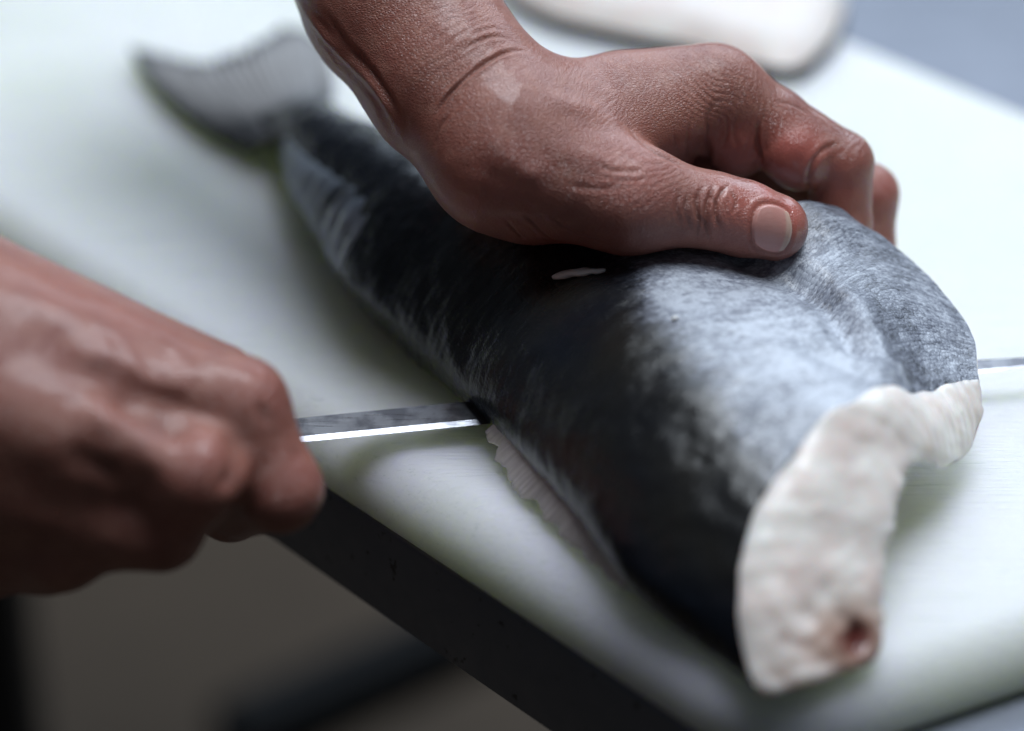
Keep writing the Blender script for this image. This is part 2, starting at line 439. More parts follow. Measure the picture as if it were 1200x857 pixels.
# resample the sections: dense smooth curve for every key station, then along t
outk = np.array([cr(s, NO) for s in OUT]); innk = np.array([cr([OUT[i][-1]] + s + [OUT[i][0]], NI) for i, s in enumerate(INN)])
outc = cr_at(Tn, outk, ts); innc = cr_at(Tn, innk, ts)
def lean(t, w, z):
    g = 47 * sstep(34, 92, w) ** 0.9
    return t - np.clip((t - 190) / (LF - 190), 0, 1) * (0.93 * z + g)
def fish_pt(t, c):
    s = lean(t[:, None], c[..., 0], c[..., 1])
    return OF + s[..., None] * AX + c[..., 0:1] * PR + c[..., 1:2] * ZZ
GO = fish_pt(ts, outc); GI = fish_pt(ts, innc)
# small folds in the skin: where the flap is pinched, and slack along the back
NG = grid_normals(GO)
if NG[150, NO // 2, 2] < 0: NG = -NG
W, Zc = outc[..., 0], outc[..., 1]; TT = np.broadcast_to(ts[:, None], W.shape)
pflat = GO.reshape(-1, 3)
disp = 0.5 * vnoise(pflat, 9, 1) + 0.22 * vnoise(pflat, 3.2, 2)
disp = disp.reshape(W.shape)
def seg_d(P, pl):
    d = np.full(len(P), 1e9)
    for a, b in zip(pl[:-1], pl[1:]):
        ab = b - a; t = np.clip(((P - a) @ ab) / (ab @ ab), 0, 1)
        d = np.minimum(d, np.linalg.norm(P - (a + t[:, None] * ab), axis=1))
    return d
def seg_df(P, pl):
    d = np.full(len(P), 1e9); fr = np.zeros(len(P))
    L = np.linalg.norm(np.diff(pl, axis=0), axis=1); cum = np.r_[0, np.cumsum(L)]
    for i, (a, b) in enumerate(zip(pl[:-1], pl[1:])):
        ab = b - a; t = np.clip(((P - a) @ ab) / max(ab @ ab, 1e-9), 0, 1)
        e = np.linalg.norm(P - (a + t[:, None] * ab), axis=1); m = e < d
        d[m] = e[m]; fr[m] = ((cum[i] + t * L[i]) / cum[-1])[m]
    return d, fr
for pl, dep, wid in (([(935, 312, 44), (975, 345, 42), (1010, 395, 41)], 5.5, 5.0), ([(965, 305, 45), (1005, 345, 44), (1035, 390, 41)], -1.6, 6.0), ([(870, 300, 43), (925, 318, 43)], 1.5, 4),
                     ([(1000, 330, 44), (1035, 385, 42), (1060, 440, 40)], -1.6, 6), ([(960, 410, 43), (1030, 440, 41), (1085, 450, 34)], 1.6, 5), ([(650, 325, 41), (700, 300, 43), (780, 290, 43)], 1.0, 5)):
    pp = np.array([Pz(*q) for q in pl])
    disp -= (dep * np.exp(-(seg_d(pflat, pp) / wid) ** 2)).reshape(W.shape)
# fine slack wrinkles running down the back
wr = np.sin(ts[:, None] * 1.9 + 2.2 * vnoise(np.c_[TT.ravel() / 26, W.ravel() / 22, Zc.ravel() / 22], 1, 5).reshape(W.shape) + W * 0.1)
disp += 0.06 * wr * (sstep(100, 140, TT) * (1 - sstep(190, 235, TT)) * (1 - sstep(0, 16, W)))
GO2 = GO + NG * disp[..., None] * sstep(0, 6, np.minimum(TT, 400))[..., None]
wz = np.c_[W.ravel(), Zc.ravel(), 0 * W.ravel()]
EJ = (np.exp(-(LF - TT) / 6) * (1.3 * vnoise(wz, 7, 81) + 0.45 * vnoise(wz, 2.6, 82)).reshape(W.shape) * sstep(3, 8, Zc))[..., None] * AX
end_smooth = GO2[-1].copy(); end_smooth[:, 2] = np.maximum(end_smooth[:, 2], 0.05)
GO2 = GO2 + EJ
GO2[..., 2] = np.maximum(GO2[..., 2], 0.05)

fish = thing('headless_fish', 'dark headless fish on the board, its cut end towards the camera', 'fish')
arc = np.cumsum(np.r_[0, np.linalg.norm(np.diff(GO[200], axis=0), axis=1)])
UVF = np.stack(np.broadcast_arrays(ts[:, None], arc[None, :]), -1)
pale = sstep(7, 23, W + 0.05 * (TT - 190) + 3 * vnoise(pflat, 14, 71).reshape(W.shape)) * sstep(138, 196, TT + 0.35 * W) * 0.80 + 0.10 * sstep(0, 40, W)
pale = pale * (1 - 0.22 * sstep(46, 70, W)) * (1 - 0.2 * (1 - sstep(190, 225, TT)))
olive = sstep(120, 190, TT) * (1 - sstep(5, 24, W)) * sstep(10, 24, Zc) * 0.9
body = mesh_obj('skin', GO2.reshape(-1, 3), grid_faces(NT_, NO), M['fish'], fish, UVF.reshape(-1, 2),
                dict(pale=pale.ravel(), olive=olive.ravel()))
# underside and belly wall
GI2 = GI.copy(); GI2[:, 0] = GO2[:, -1]; GI2[:, -1] = GO2[:, 0]
GI2[..., 2] = np.maximum(GI2[..., 2], 0.05)
z0 = np.zeros(NT_ * NI)
mesh_obj('inner_flesh', GI2.reshape(-1, 3), grid_faces(NT_, NI), M['flesh'], fish, None, dict(blood=z0, tan=z0))
# cut face: strip from the skin edge to the inner edge, bulging and uneven
NC, NR = 200, 56
oc = cr(end_smooth, NC); ej = np.stack([np.interp(np.linspace(0, 1, NC), np.linspace(0, 1, NO), EJ[-1][:, q]) for q in range(3)], 1); ic = cr(GI2[-1][::-1], NC)
free = (sstep(3, 8, ic[:, 2]))[:, None]
jit = (PR * 0.8 + ZZ * 0.6) * free * (1.5 * vnoise(ic, 5, 61) + 0.8 * vnoise(ic, 2, 62))[:, None]
k = np.linspace(0, 1, NR)[None, :, None]
CF = oc[:, None] * (1 - k) + ic[:, None] * k + jit[:, None] * k ** 16 + ej[:, None] * (1 - k) ** 16
nf = np.cross(AX, PR); face_n = AX * 0.75 + ZZ * 0.66
bul = (np.clip(4 * k[..., 0] * (1 - k[..., 0]), 0, 1) ** 0.62)
cf = CF.reshape(-1, 3)
nz = (1.4 * vnoise(cf, 11, 3) + 0.38 * vnoise(cf, 5, 4) + 0.12 * vnoise(cf, 2.2, 6)).reshape(NC, NR)
width = np.linalg.norm(oc - ic, axis=1)[:, None]
SPX = Pd(1000, 757, 640)                                      # place of the backbone end
uvp = (cf - CAM); uvp = np.stack([600 + FPX * (uvp @ RT) / (uvp @ FW), 428.5 - FPX * (uvp @ UPV) / (uvp @ FW)], 1)
ci = np.argmin(np.linalg.norm(uvp - np.array([996, 752]), axis=1)); spc = cf[ci]
ds = np.linalg.norm(cf - spc, axis=1).reshape(NC, NR) * (1 + 0.38 * vnoise(cf, 4.5, 13).reshape(NC, NR)) + 1.0 * vnoise(cf, 2.0, 14).reshape(NC, NR)
wcf = (CF - OF) @ PR
flake = np.sin(k[..., 0] * width / 2.6 * 2 + 3.0 * vnoise(cf, 9, 63).reshape(NC, NR)) * (1 - sstep(45, 60, wcf))
ribs = np.sin(wcf * 1.9 + 1.2 * vnoise(cf, 6, 64).reshape(NC, NR)) * sstep(50, 62, wcf)
nz = nz + 0.25 * ribs + (0.6 * vnoise(cf, 4, 65) + 0.35 * vnoise(cf, 2.2, 66)).reshape(NC, NR) * (1 - sstep(8, 26, CF[..., 2]))
CF = CF + face_n * ((bul * np.minimum(width, 30) * 0.14 + nz * bul) + 1.6 * np.exp(-(ds / 9) ** 2) - 2.8 * np.exp(-(ds / 3.4) ** 2))[..., None]
low = np.clip((9 - CF[..., 2]) / 8, 0, 1) * sstep(280, 300, ((CF - OF) @ AX))
blood = np.clip(1.0 * np.exp(-(ds / 4.0) ** 2) + 0.22 * np.exp(-(ds / 10) ** 2), 0, 1)
tan = np.clip(0.8 * np.exp(-(ds / 11) ** 4) + 0.8 * low * sstep(-0.2, 0.5, vnoise(cf, 7, 9).reshape(NC, NR)), 0, 0.85)
mesh_obj('cut_face', CF.reshape(-1, 3), grid_faces(NC, NR), M['flesh'], fish, None, dict(blood=blood.ravel(), tan=tan.ravel()))

# tail fin: patch between root, two sides and the forked rim
nu, nv = 60, 90
def px_curve(pts, n): return cr(np.array([Pz(x, y, z) for x, y, z in pts]), n)
rim = px_curve([(153, 62, 3), (169, 65, 3), (204, 70, 4), (240, 76, 5), (275, 73, 6), (306, 60, 8), (337, 44, 9), (359, 45, 9), (384, 64, 8)], nv)
root = px_curve([(292, 178, 5), (310, 165, 10), (340, 150, 12), (375, 140, 10)], nv)
lside = px_curve([(292, 178, 5), (231, 146, 4), (195, 117, 4), (169, 91, 3), (153, 62, 3)], nu)
rside = px_curve([(375, 140, 10), (389, 115, 9), (390, 85, 8), (385, 56, 8)], nu)
u = np.linspace(0, 1, nu)[:, None, None]; v = np.linspace(0, 1, nv)[None, :, None]
TG = ((1-u)*root[None] + u*rim[None] + (1-v)*lside[:, None] + v*rside[:, None]
      - ((1-u)*(1-v)*root[0] + (1-u)*v*root[-1] + u*(1-v)*rim[0] + u*v*rim[-1]))
ph = np.linspace(0, 1, nv)[None, :]
TG[..., 2] += 0.45 * np.sin(ph * 2 * math.pi * 26) + 1.2 * np.sin(ph * 9 + u[..., 0] * 2) * u[..., 0]
TG[..., :2] += (AX[:2] * -1)[None, None] * (u ** 6 * (2.5 * np.abs(np.sin(v * math.pi * 26)) + 1.5 * rng.standard_normal((1, nv, 1))))
edge = np.clip(sstep(0.86, 1.0, u[..., 0]) * 0.9 + sstep(0.12, 0.0, v[..., 0]) + (1 - sstep(0.05, 0.5, u[..., 0])) * 0.85 + 0.3 * sstep(0.45, 1, v[..., 0]), 0, 1.2)
edge = np.broadcast_to(edge, (nu, nv))
UVT = np.stack(np.broadcast_arrays(u[..., 0] * 50, v[..., 0] * 60), -1)
def solid(o, th):
    md = o.modifiers.new('thickness', 'SOLIDIFY'); md.thickness = th * MM; md.offset = 0
tf = mesh_obj('tail_fin', TG.reshape(-1, 3), grid_faces(nu, nv), M['fin'], fish, UVT.reshape(-1, 2), dict(edge=edge.ravel())); solid(tf, 1.0)

# folded rear back fin lying against the side near the tail; its pale blue is a painted reflection
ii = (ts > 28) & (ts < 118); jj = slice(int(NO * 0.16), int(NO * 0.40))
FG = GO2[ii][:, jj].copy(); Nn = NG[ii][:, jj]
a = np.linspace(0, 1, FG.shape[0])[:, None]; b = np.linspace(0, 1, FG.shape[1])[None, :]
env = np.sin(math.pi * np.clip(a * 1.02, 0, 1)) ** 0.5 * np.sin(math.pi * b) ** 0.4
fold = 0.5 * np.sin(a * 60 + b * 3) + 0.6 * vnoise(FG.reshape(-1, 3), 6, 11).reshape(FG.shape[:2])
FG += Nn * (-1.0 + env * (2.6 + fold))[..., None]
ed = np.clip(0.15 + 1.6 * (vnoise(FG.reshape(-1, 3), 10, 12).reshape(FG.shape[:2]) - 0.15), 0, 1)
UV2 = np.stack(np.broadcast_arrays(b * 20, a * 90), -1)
mesh_obj('rear_fin_painted_reflection', FG.reshape(-1, 3), grid_faces(*FG.shape[:2]), M['fin2'], fish, UV2.reshape(-1, 2), dict(edge=ed.ravel()))

# ruffled front back fin on the board below the dark side
nu, nv = 16, 170
fo = px_curve([(572, 506, 5), (586, 535, 4), (606, 566, 3), (640, 604, 3), (680, 642, 3), (712, 672, 3), (730, 690, 3)], nv)
fi = px_curve([(600, 498, 12), (630, 528, 12), (660, 560, 12), (695, 600, 11), (725, 640, 9), (742, 672, 7), (748, 690, 5)], nv)
u = np.linspace(0, 1, nu)[:, None, None]
DG = fi[None] * (1 - u) + fo[None] * u
ph = np.linspace(0, 1, nv)[None, :]
rp = np.sin(ph * 2 * math.pi * 34 + 2.5 * np.sin(ph * 21)) * (0.6 + 0.4 * np.sin(ph * 37 + 1))
DG[..., 2] += 1.8 * np.sin(math.pi * u[..., 0]) + 0.14 * rp * sstep(0.0, 0.5, u[..., 0])
DG += (fo - fi)[None] * (u ** 3 * (0.03 * rp[..., None] + 0.16 * vnoise(np.c_[ph.ravel() * 90, 0 * ph.ravel(), 0 * ph.ravel()], 5, 91)[None, :, None] + 0.08 * vnoise(np.c_[ph.ravel() * 90, 0 * ph.ravel(), 0 * ph.ravel()], 1.6, 92)[None, :, None]))
UV3 = np.stack(np.broadcast_arrays(u[..., 0] * 15, ph * 85), -1)
df = mesh_obj('front_back_fin', DG.reshape(-1, 3), grid_faces(nu, nv), M['fin3'], fish, UV3.reshape(-1, 2),
              dict(edge=np.clip(np.broadcast_to(0.35 - 0.3 * u[..., 0] + 0.08 * rp, (nu, nv)), 0, 1).ravel())); solid(df, 1.2)

# ------------------------------------------------------------------ signed-distance modelling for the hands
def smin(a, b, k):
    h = np.clip(0.5 + 0.5 * (b - a) / k, 0, 1)
    return b * (1 - h) + a * h - k * h * (1 - h)
def cone(P, a, b, ra, rb):
    ab = (b - a).astype(np.float32); L = float(ab @ ab)
    q = P - a.astype(np.float32)
    t = np.clip((q @ ab) / L, 0, 1)
    q = q - t[..., None] * ab
    return np.sqrt(np.einsum('...i,...i->...', q, q)) - (ra + (rb - ra) * t)
def J(s): return np.array([*Pd(s[0], s[1], s[2]), s[3]])
def build_sdf(groups):
    """groups: list of (join_k, [ (k, jointA, jointB), ... ])"""
    G = [(jk, [(k, J(a), J(b)) for k, a, b in pr]) for jk, pr in groups]
    def f(P):
        P = P.astype(np.float32); tot = None
        for jk, pr in G:
            d = None
            for k, a, b in pr:
                c = cone(P, a[:3], b[:3], a[3], b[3])
                d = c if d is None else smin(d, c, k)
            tot = d if tot is None else smin(tot, d, jk)
        return tot
    pts = np.array([j for _, pr in G for _, a, b in pr for j in (a, b)])
    lo = (pts[:, :3] - pts[:, 3:]).min(0) - 4; hi = (pts[:, :3] + pts[:, 3:]).max(0) + 4
    return f, lo, hi
def surface_nets(f, lo, hi, h):
    n = np.ceil((hi - lo) / h).astype(int) + 1
    xs = [lo[k] + h * np.arange(n[k]) for k in range(3)]
    V = np.empty(n, np.float32)
    YZ = np.stack(np.meshgrid(xs[1], xs[2], indexing='ij'), -1)
    for i in range(0, n[0], 16):
        X = xs[0][i:i + 16]
        P = np.empty((len(X), n[1], n[2], 3), np.float32)
        P[..., 0] = X[:, None, None]; P[..., 1:] = YZ[None]
        V[i:i + 16] = f(P)
    ins = V < 0
    cs = [ins[a:n[0]-1+a, b:n[1]-1+b, c:n[2]-1+c] for a in (0, 1) for b in (0, 1) for c in (0, 1)]
    cnt = sum(c.astype(np.int8) for c in cs)
    cells = (cnt > 0) & (cnt < 8)
    idx = np.argwhere(cells); vid = np.full(cells.shape, -1, np.int64); vid[cells] = np.arange(len(idx))
    acc = np.zeros((len(idx), 3)); num = np.zeros(len(idx))
    cor = [(a, b, c) for a in (0, 1) for b in (0, 1) for c in (0, 1)]
    for a in cor:
        for ax in range(3):
            if a[ax]: continue
            b = list(a); b[ax] = 1
            va = V[tuple((idx + a).T)]; vb = V[tuple((idx + b).T)]
            m = (va < 0) != (vb < 0); t = np.where(m, va / np.where(m, va - vb, 1), 0)
            p = idx + np.array(a, float); p[:, ax] += t
            acc[m] += p[m]; num[m] += 1
    verts = lo + h * acc / num[:, None]
    faces = []
    for ax in range(3):
        o1, o2 = (ax + 1) % 3, (ax + 2) % 3
        sl0 = [slice(None)] * 3; sl1 = [slice(None)] * 3
        sl0[ax] = slice(0, -1); sl1[ax] = slice(1, None)
        ch = ins[tuple(sl0)] != ins[tuple(sl1)]
        e = np.argwhere(ch); e = e[(e[:, o1] > 0) & (e[:, o2] > 0) & (e[:, o1] < n[o1]-1) & (e[:, o2] < n[o2]-1)]
        q = []
        for d1, d2 in ((1, 1), (0, 1), (0, 0), (1, 0)):
            c = e.copy(); c[:, o1] -= d1; c[:, o2] -= d2; q.append(vid[tuple(c.T)])
        q = np.stack(q, 1); fl = ~ins[tuple(e.T)]
        q[fl] = q[fl][:, ::-1]; faces.append(q)
    return verts, np.concatenate(faces)
def subdivide(v, f):
    e = np.sort(np.stack([f, np.roll(f, -1, 1)], -1).reshape(-1, 2), 1)
    key = e[:, 0] * len(v) + e[:, 1]
    uq, inv = np.unique(key, return_inverse=True)
    ev = 0.5 * (v[uq // len(v)] + v[uq % len(v)])
    fc = v[f].mean(1)
    n0, n1 = len(v), len(v) + len(ev)
    ei = inv.reshape(-1, 4) + n0; ci = np.arange(len(f)) + n1
    q = np.concatenate([np.stack([f[:, k], ei[:, k], ci, ei[:, k - 1]], 1) for k in range(4)])
    return np.concatenate([v, ev, fc]), q
def grad(f, v, e=0.4):
    g = np.stack([f(v + np.eye(3)[k] * e) - f(v - np.eye(3)[k] * e) for k in range(3)], 1) / (2 * e)
    return g
def project(f, v, it=2):
    for _ in range(it):
        d = f(v); g = grad(f, v)
        v = v - (d / np.maximum((g * g).sum(1), 0.2))[:, None] * g
    return v
def relax(v, f, it=2):
    for _ in range(it):
        acc = np.zeros_like(v); c = np.zeros(len(v))
        for k in range(4):
            np.add.at(acc, f[:, k], v[f[:, k - 1]] + v[f[:, (k + 1) % 4]]); np.add.at(c, f[:, k], 2)
        v = 0.5 * v + 0.5 * acc / c[:, None]
    return v
def caster(v, f):
    bv = BVHTree.FromPolygons([tuple(p) for p in v], [tuple(q) for q in f])
    o = Vector(CAM)
    def c(px, py):
        h = bv.ray_cast(o, Vector(ray(px, py)).normalized())
        return None if h[0] is None else np.array(h[0])
    return c
def make_hand(groups, h, nsub, ridges, wrinkles, name):
    f, lo, hi = build_sdf(groups)
    v, q = surface_nets(f, lo, hi, h)
    v = project(f, relax(v, q, 2), 1)
    cast = caster(v, q)
    for _ in range(nsub): v, q = subdivide(v, q)
    v = project(f, v, 1)
    g = grad(f, v); n = g / np.linalg.norm(g, axis=1, keepdims=True)
    dsp = np.zeros(len(v)); cre = np.zeros(len(v))
    for pl, dep, wid in ridges:
        pts = [cast(*p) for p in cr(np.array(pl, float), max(6, len(pl) * 4))]
        pts = np.array([p for p in pts if p is not None])
        if len(pts) < 2: continue
        # keep only a run of points that stays on one fold of the surface
        lo_, hi_ = pts.min(0) - wid * 4, pts.max(0) + wid * 4
        m = np.all((v > lo_) & (v < hi_), axis=1)
        d, fr = seg_df(v[m], pts)
        d = d * (1 + 0.25 * vnoise(v[m], 4, 25)) ; fade = sstep(0, 0.3, fr) * sstep(0, 0.3, 1 - fr) * (0.8 + 0.35 * vnoise(v[m], 5, 26))
        prof = np.exp(-(d / wid) ** 2)
        side = np.exp(-((d - 2.0 * wid) / wid) ** 2)
        dsp[m] += fade * (-dep * prof + 0.25 * dep * side)
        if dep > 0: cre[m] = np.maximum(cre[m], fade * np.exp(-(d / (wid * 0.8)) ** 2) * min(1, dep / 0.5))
    for (px, py), ang, sp, amp, R in wrinkles:
        c = cast(px, py)
        if c is None: continue
        a = math.radians(ang); dr = RT * math.cos(a) - UPV * math.sin(a)
        r = np.linalg.norm(v - c, axis=1); m = r < 2.2 * R
        vv = v[m]
        x = (vv - c) @ dr / sp + 1.1 * vnoise(vv, sp * 3.5, 21)
        s = np.sin(2 * math.pi * x); s = np.where(s < 0, -np.abs(s) ** 1.0, 0.5 * s)
        dsp[m] += amp * s * np.exp(-(r[m] / R) ** 2) * (0.65 + 0.35 * vnoise(vv, sp * 4, 22))
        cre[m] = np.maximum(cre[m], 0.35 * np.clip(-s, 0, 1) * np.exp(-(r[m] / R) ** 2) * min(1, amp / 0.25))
    dsp += 0.25 * vnoise(v, 14, 31) + 0.10 * vnoise(v, 5, 32) + 0.03 * vnoise(v, 2.0, 33)
    return v + n * dsp[:, None], q, n, np.clip(cre, 0, 1), cast, f

def spot(v, cast, pts):
    """soft spots: list of (px,py,radius_mm,strength)"""
    out = np.zeros(len(v))
    for px, py, r, s in pts:
        c = cast(px, py)
        if c is None: continue
        out = np.maximum(out, s * np.exp(-(np.linalg.norm(v - c, axis=1) / r) ** 2))
    return np.clip(out, 0, 1)

# ---- upper (left) hand pressing on the fish
palm = [
 (9, (250, -420, 795, 31), (380, -170, 752, 26)), (9, (380, -170, 752, 26), (467, 0, 727, 22.5)), (9, (467, 0, 727, 22.5), (528, 95, 717, 20)),
 (9, (528, 95, 717, 20), (600, 152, 713, 19.5)),
 (9, (592, 180, 707, 20.5), (735, 232, 704, 13.4)),
 (8, (600, 140, 717, 14.5), (845, 108, 731, 9.8)),
 (7, (605, 160, 731, 14.5), (850, 122, 752, 10)), (7, (600, 180, 742, 14), (845, 145, 771, 9.5)),
 (7, (595, 200, 750, 13.5), (835, 170, 787, 9)),
 (8, (640, 165, 711, 12), (785, 142, 722, 8.5)), (8, (625, 215, 718, 15), (765, 200, 734, 10)),
 (8, (735, 121, 727, 11.6), (822, 106, 730, 10.2)), (6, (770, 200, 756, 12), (905, 226, 764, 9))]
thumb = [(5, (735, 232, 704, 12.8), (836, 247, 707, 9.4)), (2.5, (836, 247, 707, 9.3), (870, 256, 709, 9.3)), (2.5, (870, 256, 709, 9.2), (908, 266, 712, 8.5))]
def finger(*j, k=2.5): return [(k, j[i], j[i + 1]) for i in range(len(j) - 1)]
index = [(1.6, (925, 174, 732, 9.0), (938, 184, 733, 9.0)), (1.6, (861, 156, 733, 8.6), (866, 172, 735, 8.0))] + finger((845, 108, 731, 9.8), (905, 147, 734, 9.8), (984, 193, 737, 8.6), (985, 262, 741, 8.1), (975, 318, 741, 7.0), k=1.6)
middle = finger((850, 140, 754, 11), (930, 205, 758, 10), (1016, 229, 757, 8.2), (1014, 290, 759, 7.5), (1000, 345, 752, 7))
ring = finger((845, 145, 771, 9.5), (1000, 252, 774, 8), (995, 310, 773, 7.3), (980, 358, 765, 6.6))
pinky = finger((835, 170, 787, 9), (955, 265, 788, 7), (950, 315, 785, 6.5), (940, 352, 780, 6))
groups = [(1, palm), (5, thumb), (6, index), (3, middle), (3, ring), (3, pinky)]
creases = [
 ([(622, 60), (599, 60), (571, 72), (546, 91), (525, 112), (505, 146)], 1.05, 0.5),
 ([(608, 50), (585, 43), (556, 50), (535, 66)], 0.30, 0.54), ([(600, 38), (575, 33), (545, 42)], 0.21, 0.54),
 ([(530, 130), (515, 152), (508, 180)], 0.30, 0.60),
 ([(347, 3), (400, 62), (441, 105), (470, 160), (492, 212)], -0.90, 1.60), ([(372, 3), (415, 60), (452, 105), (478, 160)], 0.51, 1.08),
 ([(809, 224), (803, 240), (806, 262), (814, 276)], 0.35, 0.6), ([(823, 216), (816, 236), (819, 262), (816, 284)], 0.6, 0.6),
 ([(838, 215), (829, 238), (826, 262), (834, 287)], 0.7, 0.65), ([(858, 213), (845, 226), (838, 250), (846, 276)], 0.55, 0.6), ([(829, 226), (838, 240), (836, 260)], 0.35, 0.5),
 ([(797, 220), (793, 246), (800, 268)], 0.25, 0.6), ([(853, 222), (862, 235), (858, 255)], 0.3, 0.5), ([(812, 250), (824, 262), (822, 282)], 0.3, 0.5),
 ([(831, 198), (830, 160), (834, 128), (848, 112)], 0.80, 0.78), ([(808, 188), (806, 160), (815, 130)], 0.34, 0.60), ([(795, 180), (790, 155)], 0.26, 0.48),
 ([(890, 138), (887, 168), (897, 197)], 1.02, 0.60), ([(868, 128), (860, 150), (866, 178)], 0.28, 0.6), ([(848, 128), (853, 150), (846, 178)], 0.22, 0.5),
 ([(988, 166), (962, 178), (950, 196), (947, 224)], 0.5, 0.8), ([(905, 118), (925, 122), (950, 135)], 0.26, 0.54),
 ([(732, 148), (760, 172), (785, 186), (812, 199)], 0.85, 1.32), ([(985, 150), (1000, 168)], 0.26, 0.40), ([(995, 147), (1010, 166)], 0.26, 0.40), ([(1006, 156), (1018, 172)], 0.21, 0.40),
 ([(589, 255), (624, 290), (655, 303)], 0.30, 0.48), ([(610, 248), (645, 280), (684, 294)], 0.34, 0.48), ([(640, 250), (672, 272), (715, 284)], 0.26, 0.48),
 ([(628, 118), (690, 128), (742, 158)], -0.55, 3.0), ([(640, 170), (690, 185), (735, 190)], -0.5, 3.0), ([(565, 150), (600, 190), (650, 215)], -0.5, 3.5),
 ([(660, 215), (700, 222), (745, 214)], 0.26, 0.72), ([(690, 190), (720, 200), (760, 200)], 0.26, 0.72), ([(700, 205), (735, 212), (770, 208)], 0.21, 0.54)]
wr = [((835, 110), -60, 1.7, 0.16, 9), ((760, 195), 60, 1.9, 0.13, 10), ((830, 250), 5, 2.3, 0.16, 6), ((890, 120), 10, 1.6, 0.12, 7),
      ((560, 40), 60, 2.4, 0.14, 12), ((650, 280), -55, 2.1, 0.16, 10), ((880, 165), 15, 2.0, 0.12, 6), ((700, 110), 30, 1.6, 0.06, 18),
      ((1005, 165), 40, 1.5, 0.12, 4)]
hv, hq, hn, hc, hcast, hf = make_hand(groups, 1.3, 2, creases, wr, 'hand')
# nail bed: sink a shallow seat for the nail with a rim round it
NPX = (904.0, 268.0); na = math.radians(12)
def nail_px(s, t):
    """s along the thumb (-1 cuticle .. 1 free rim), t across"""
    x = 23.5 * s; y = 29.5 * t
    return NPX[0] + x * math.cos(na) - y * math.sin(na) * 0.6, NPX[1] + x * math.sin(na) + y * math.cos(na)
ol = []
for a in np.linspace(0, 2 * math.pi, 48, endpoint=False):
    c, s_ = math.cos(a), math.sin(a); e = 2 / 2.7
    p = hcast(*nail_px(math.copysign(abs(c) ** e, c), math.copysign(abs(s_) ** e, s_)))
    if p is not None: ol.append(p)
olc = np.array(ol + ol[:1]); nm = np.linalg.norm(hv - olc.mean(0), axis=1) < 24
dn = seg_d(hv[nm], olc)
hv[nm] += hn[nm] * (-0.30 * np.exp(-(dn / 0.5) ** 2) + 0.18 * np.exp(-((dn - 1.5) / 0.8) ** 2))[:, None]
pink = spot(hv, hcast, [(930, 180, 9, 0.75), (870, 175, 8, 0.55), (980, 215, 8, 0.45), (870, 240, 9, 0.5), (925, 250, 7, 0.7), (1040, 225, 6, 0.4), (640, 285, 10, 0.4),
                        (740, 215, 12, 0.28), (590, 230, 14, 0.25), (900, 225, 6, 0.6)])
wet = spot(hv, hcast, [(950, 150, 8, 0.8), (875, 225, 6, 1.0), (930, 245, 7, 0.9), (905, 145, 6, 0.7), (985, 165, 6, 0.7), (935, 190, 9, 0.6), (592, 115, 6, 0.12), (855, 218, 3, 0.9)])
sm = spot(hv, hcast, [(930, 195, 10, 1.0), (880, 175, 7, 0.8), (925, 265, 9, 0.8), (985, 215, 9, 0.8), (875, 235, 6, 0.7)])
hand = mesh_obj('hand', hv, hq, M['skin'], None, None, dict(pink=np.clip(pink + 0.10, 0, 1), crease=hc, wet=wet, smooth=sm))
tag(hand, 'bare hand and wrist pressing down on the fish with its thumb in front', 'hand')
# thumbnail plate
ns, nt = 40, 40
NV = np.zeros((ns, nt, 3)); okm = True
dd = hf
for i, s_ in enumerate(np.linspace(-1, 1, ns)):
    for j, t_ in enumerate(np.linspace(-1, 1, nt)):
        # square to rounded outline
        s2 = s_ * math.sqrt(1 - 0.46 * t_ * t_); t2 = t_ * math.sqrt(1 - 0.46 * s_ * s_)
        p = hcast(*nail_px(s2, t2)); NV[i, j] = p if p is not None else NV[i, max(j - 1, 0)]
gn = grad(hf, NV.reshape(-1, 3)); gn /= np.linalg.norm(gn, axis=1, keepdims=True); gn = gn.reshape(ns, nt, 3)
S_, T_ = np.meshgrid(np.linspace(-1, 1, ns), np.linspace(-1, 1, nt), indexing='ij')
rimf = np.maximum(np.abs(S_), np.abs(T_))
NV += gn * (0.5 - 0.95 * sstep(0.86, 1.0, rimf) * np.where(S_ > 0.8, 0.45, 1) + 0.35 * (1 - T_ ** 2))[..., None]
tipc = sstep(0.58, 0.74, S_ + 0.12 * T_ ** 2)
mesh_obj('thumbnail', NV.reshape(-1, 3), grid_faces(ns, nt, flip=True), M['nail'], hand, np.stack([S_ * 7, T_ * 7], -1).reshape(-1, 2), dict(tip=tipc.ravel()))['label'] = 'short pink thumbnail with a pale free rim'

# ---- knife hand (right), a fist seen from its back
palm2 = [
 (10, (-420, 300, 640, 32), (-120, 410, 655, 27)),
 (9, (-110, 380, 657, 25), (282, 474, 653, 9.6)), (9, (-110, 358, 672, 24), (250, 458, 668, 11.5)),
 (6, (-90, 450, 648, 22), (228, 556, 643, 10.2)), (6, (-90, 520, 650, 20), (140, 608, 650, 10)),
 (6, (-90, 580, 656, 18), (45, 640, 663, 10)), (8, (-60, 480, 690, 22), (120, 540, 700, 14))]
f2i = finger((282, 474, 653, 9.8), (328, 574, 656, 9.6), (270, 592, 694, 8.5), (235, 545, 702, 7.5), k=3)
f2m = finger((228, 556, 643, 10.3), (187, 617, 652, 9.8), (165, 600, 694, 8.5), (150, 550, 702, 7.5), k=3)
f2r = finger((140, 608, 650, 10), (72, 642, 656, 9.7), (75, 620, 694, 8.3), (70, 565, 702, 7.5), k=3)
f2p = finger((45, 640, 663, 10), (-10, 655, 668, 8.8), (0, 630, 696, 7.5), (0, 590, 702, 7), k=3)
f2t = finger((0, 430, 692, 17), (150, 470, 708, 12), (235, 500, 714, 9.6), (290, 515, 712, 8.6), k=5)
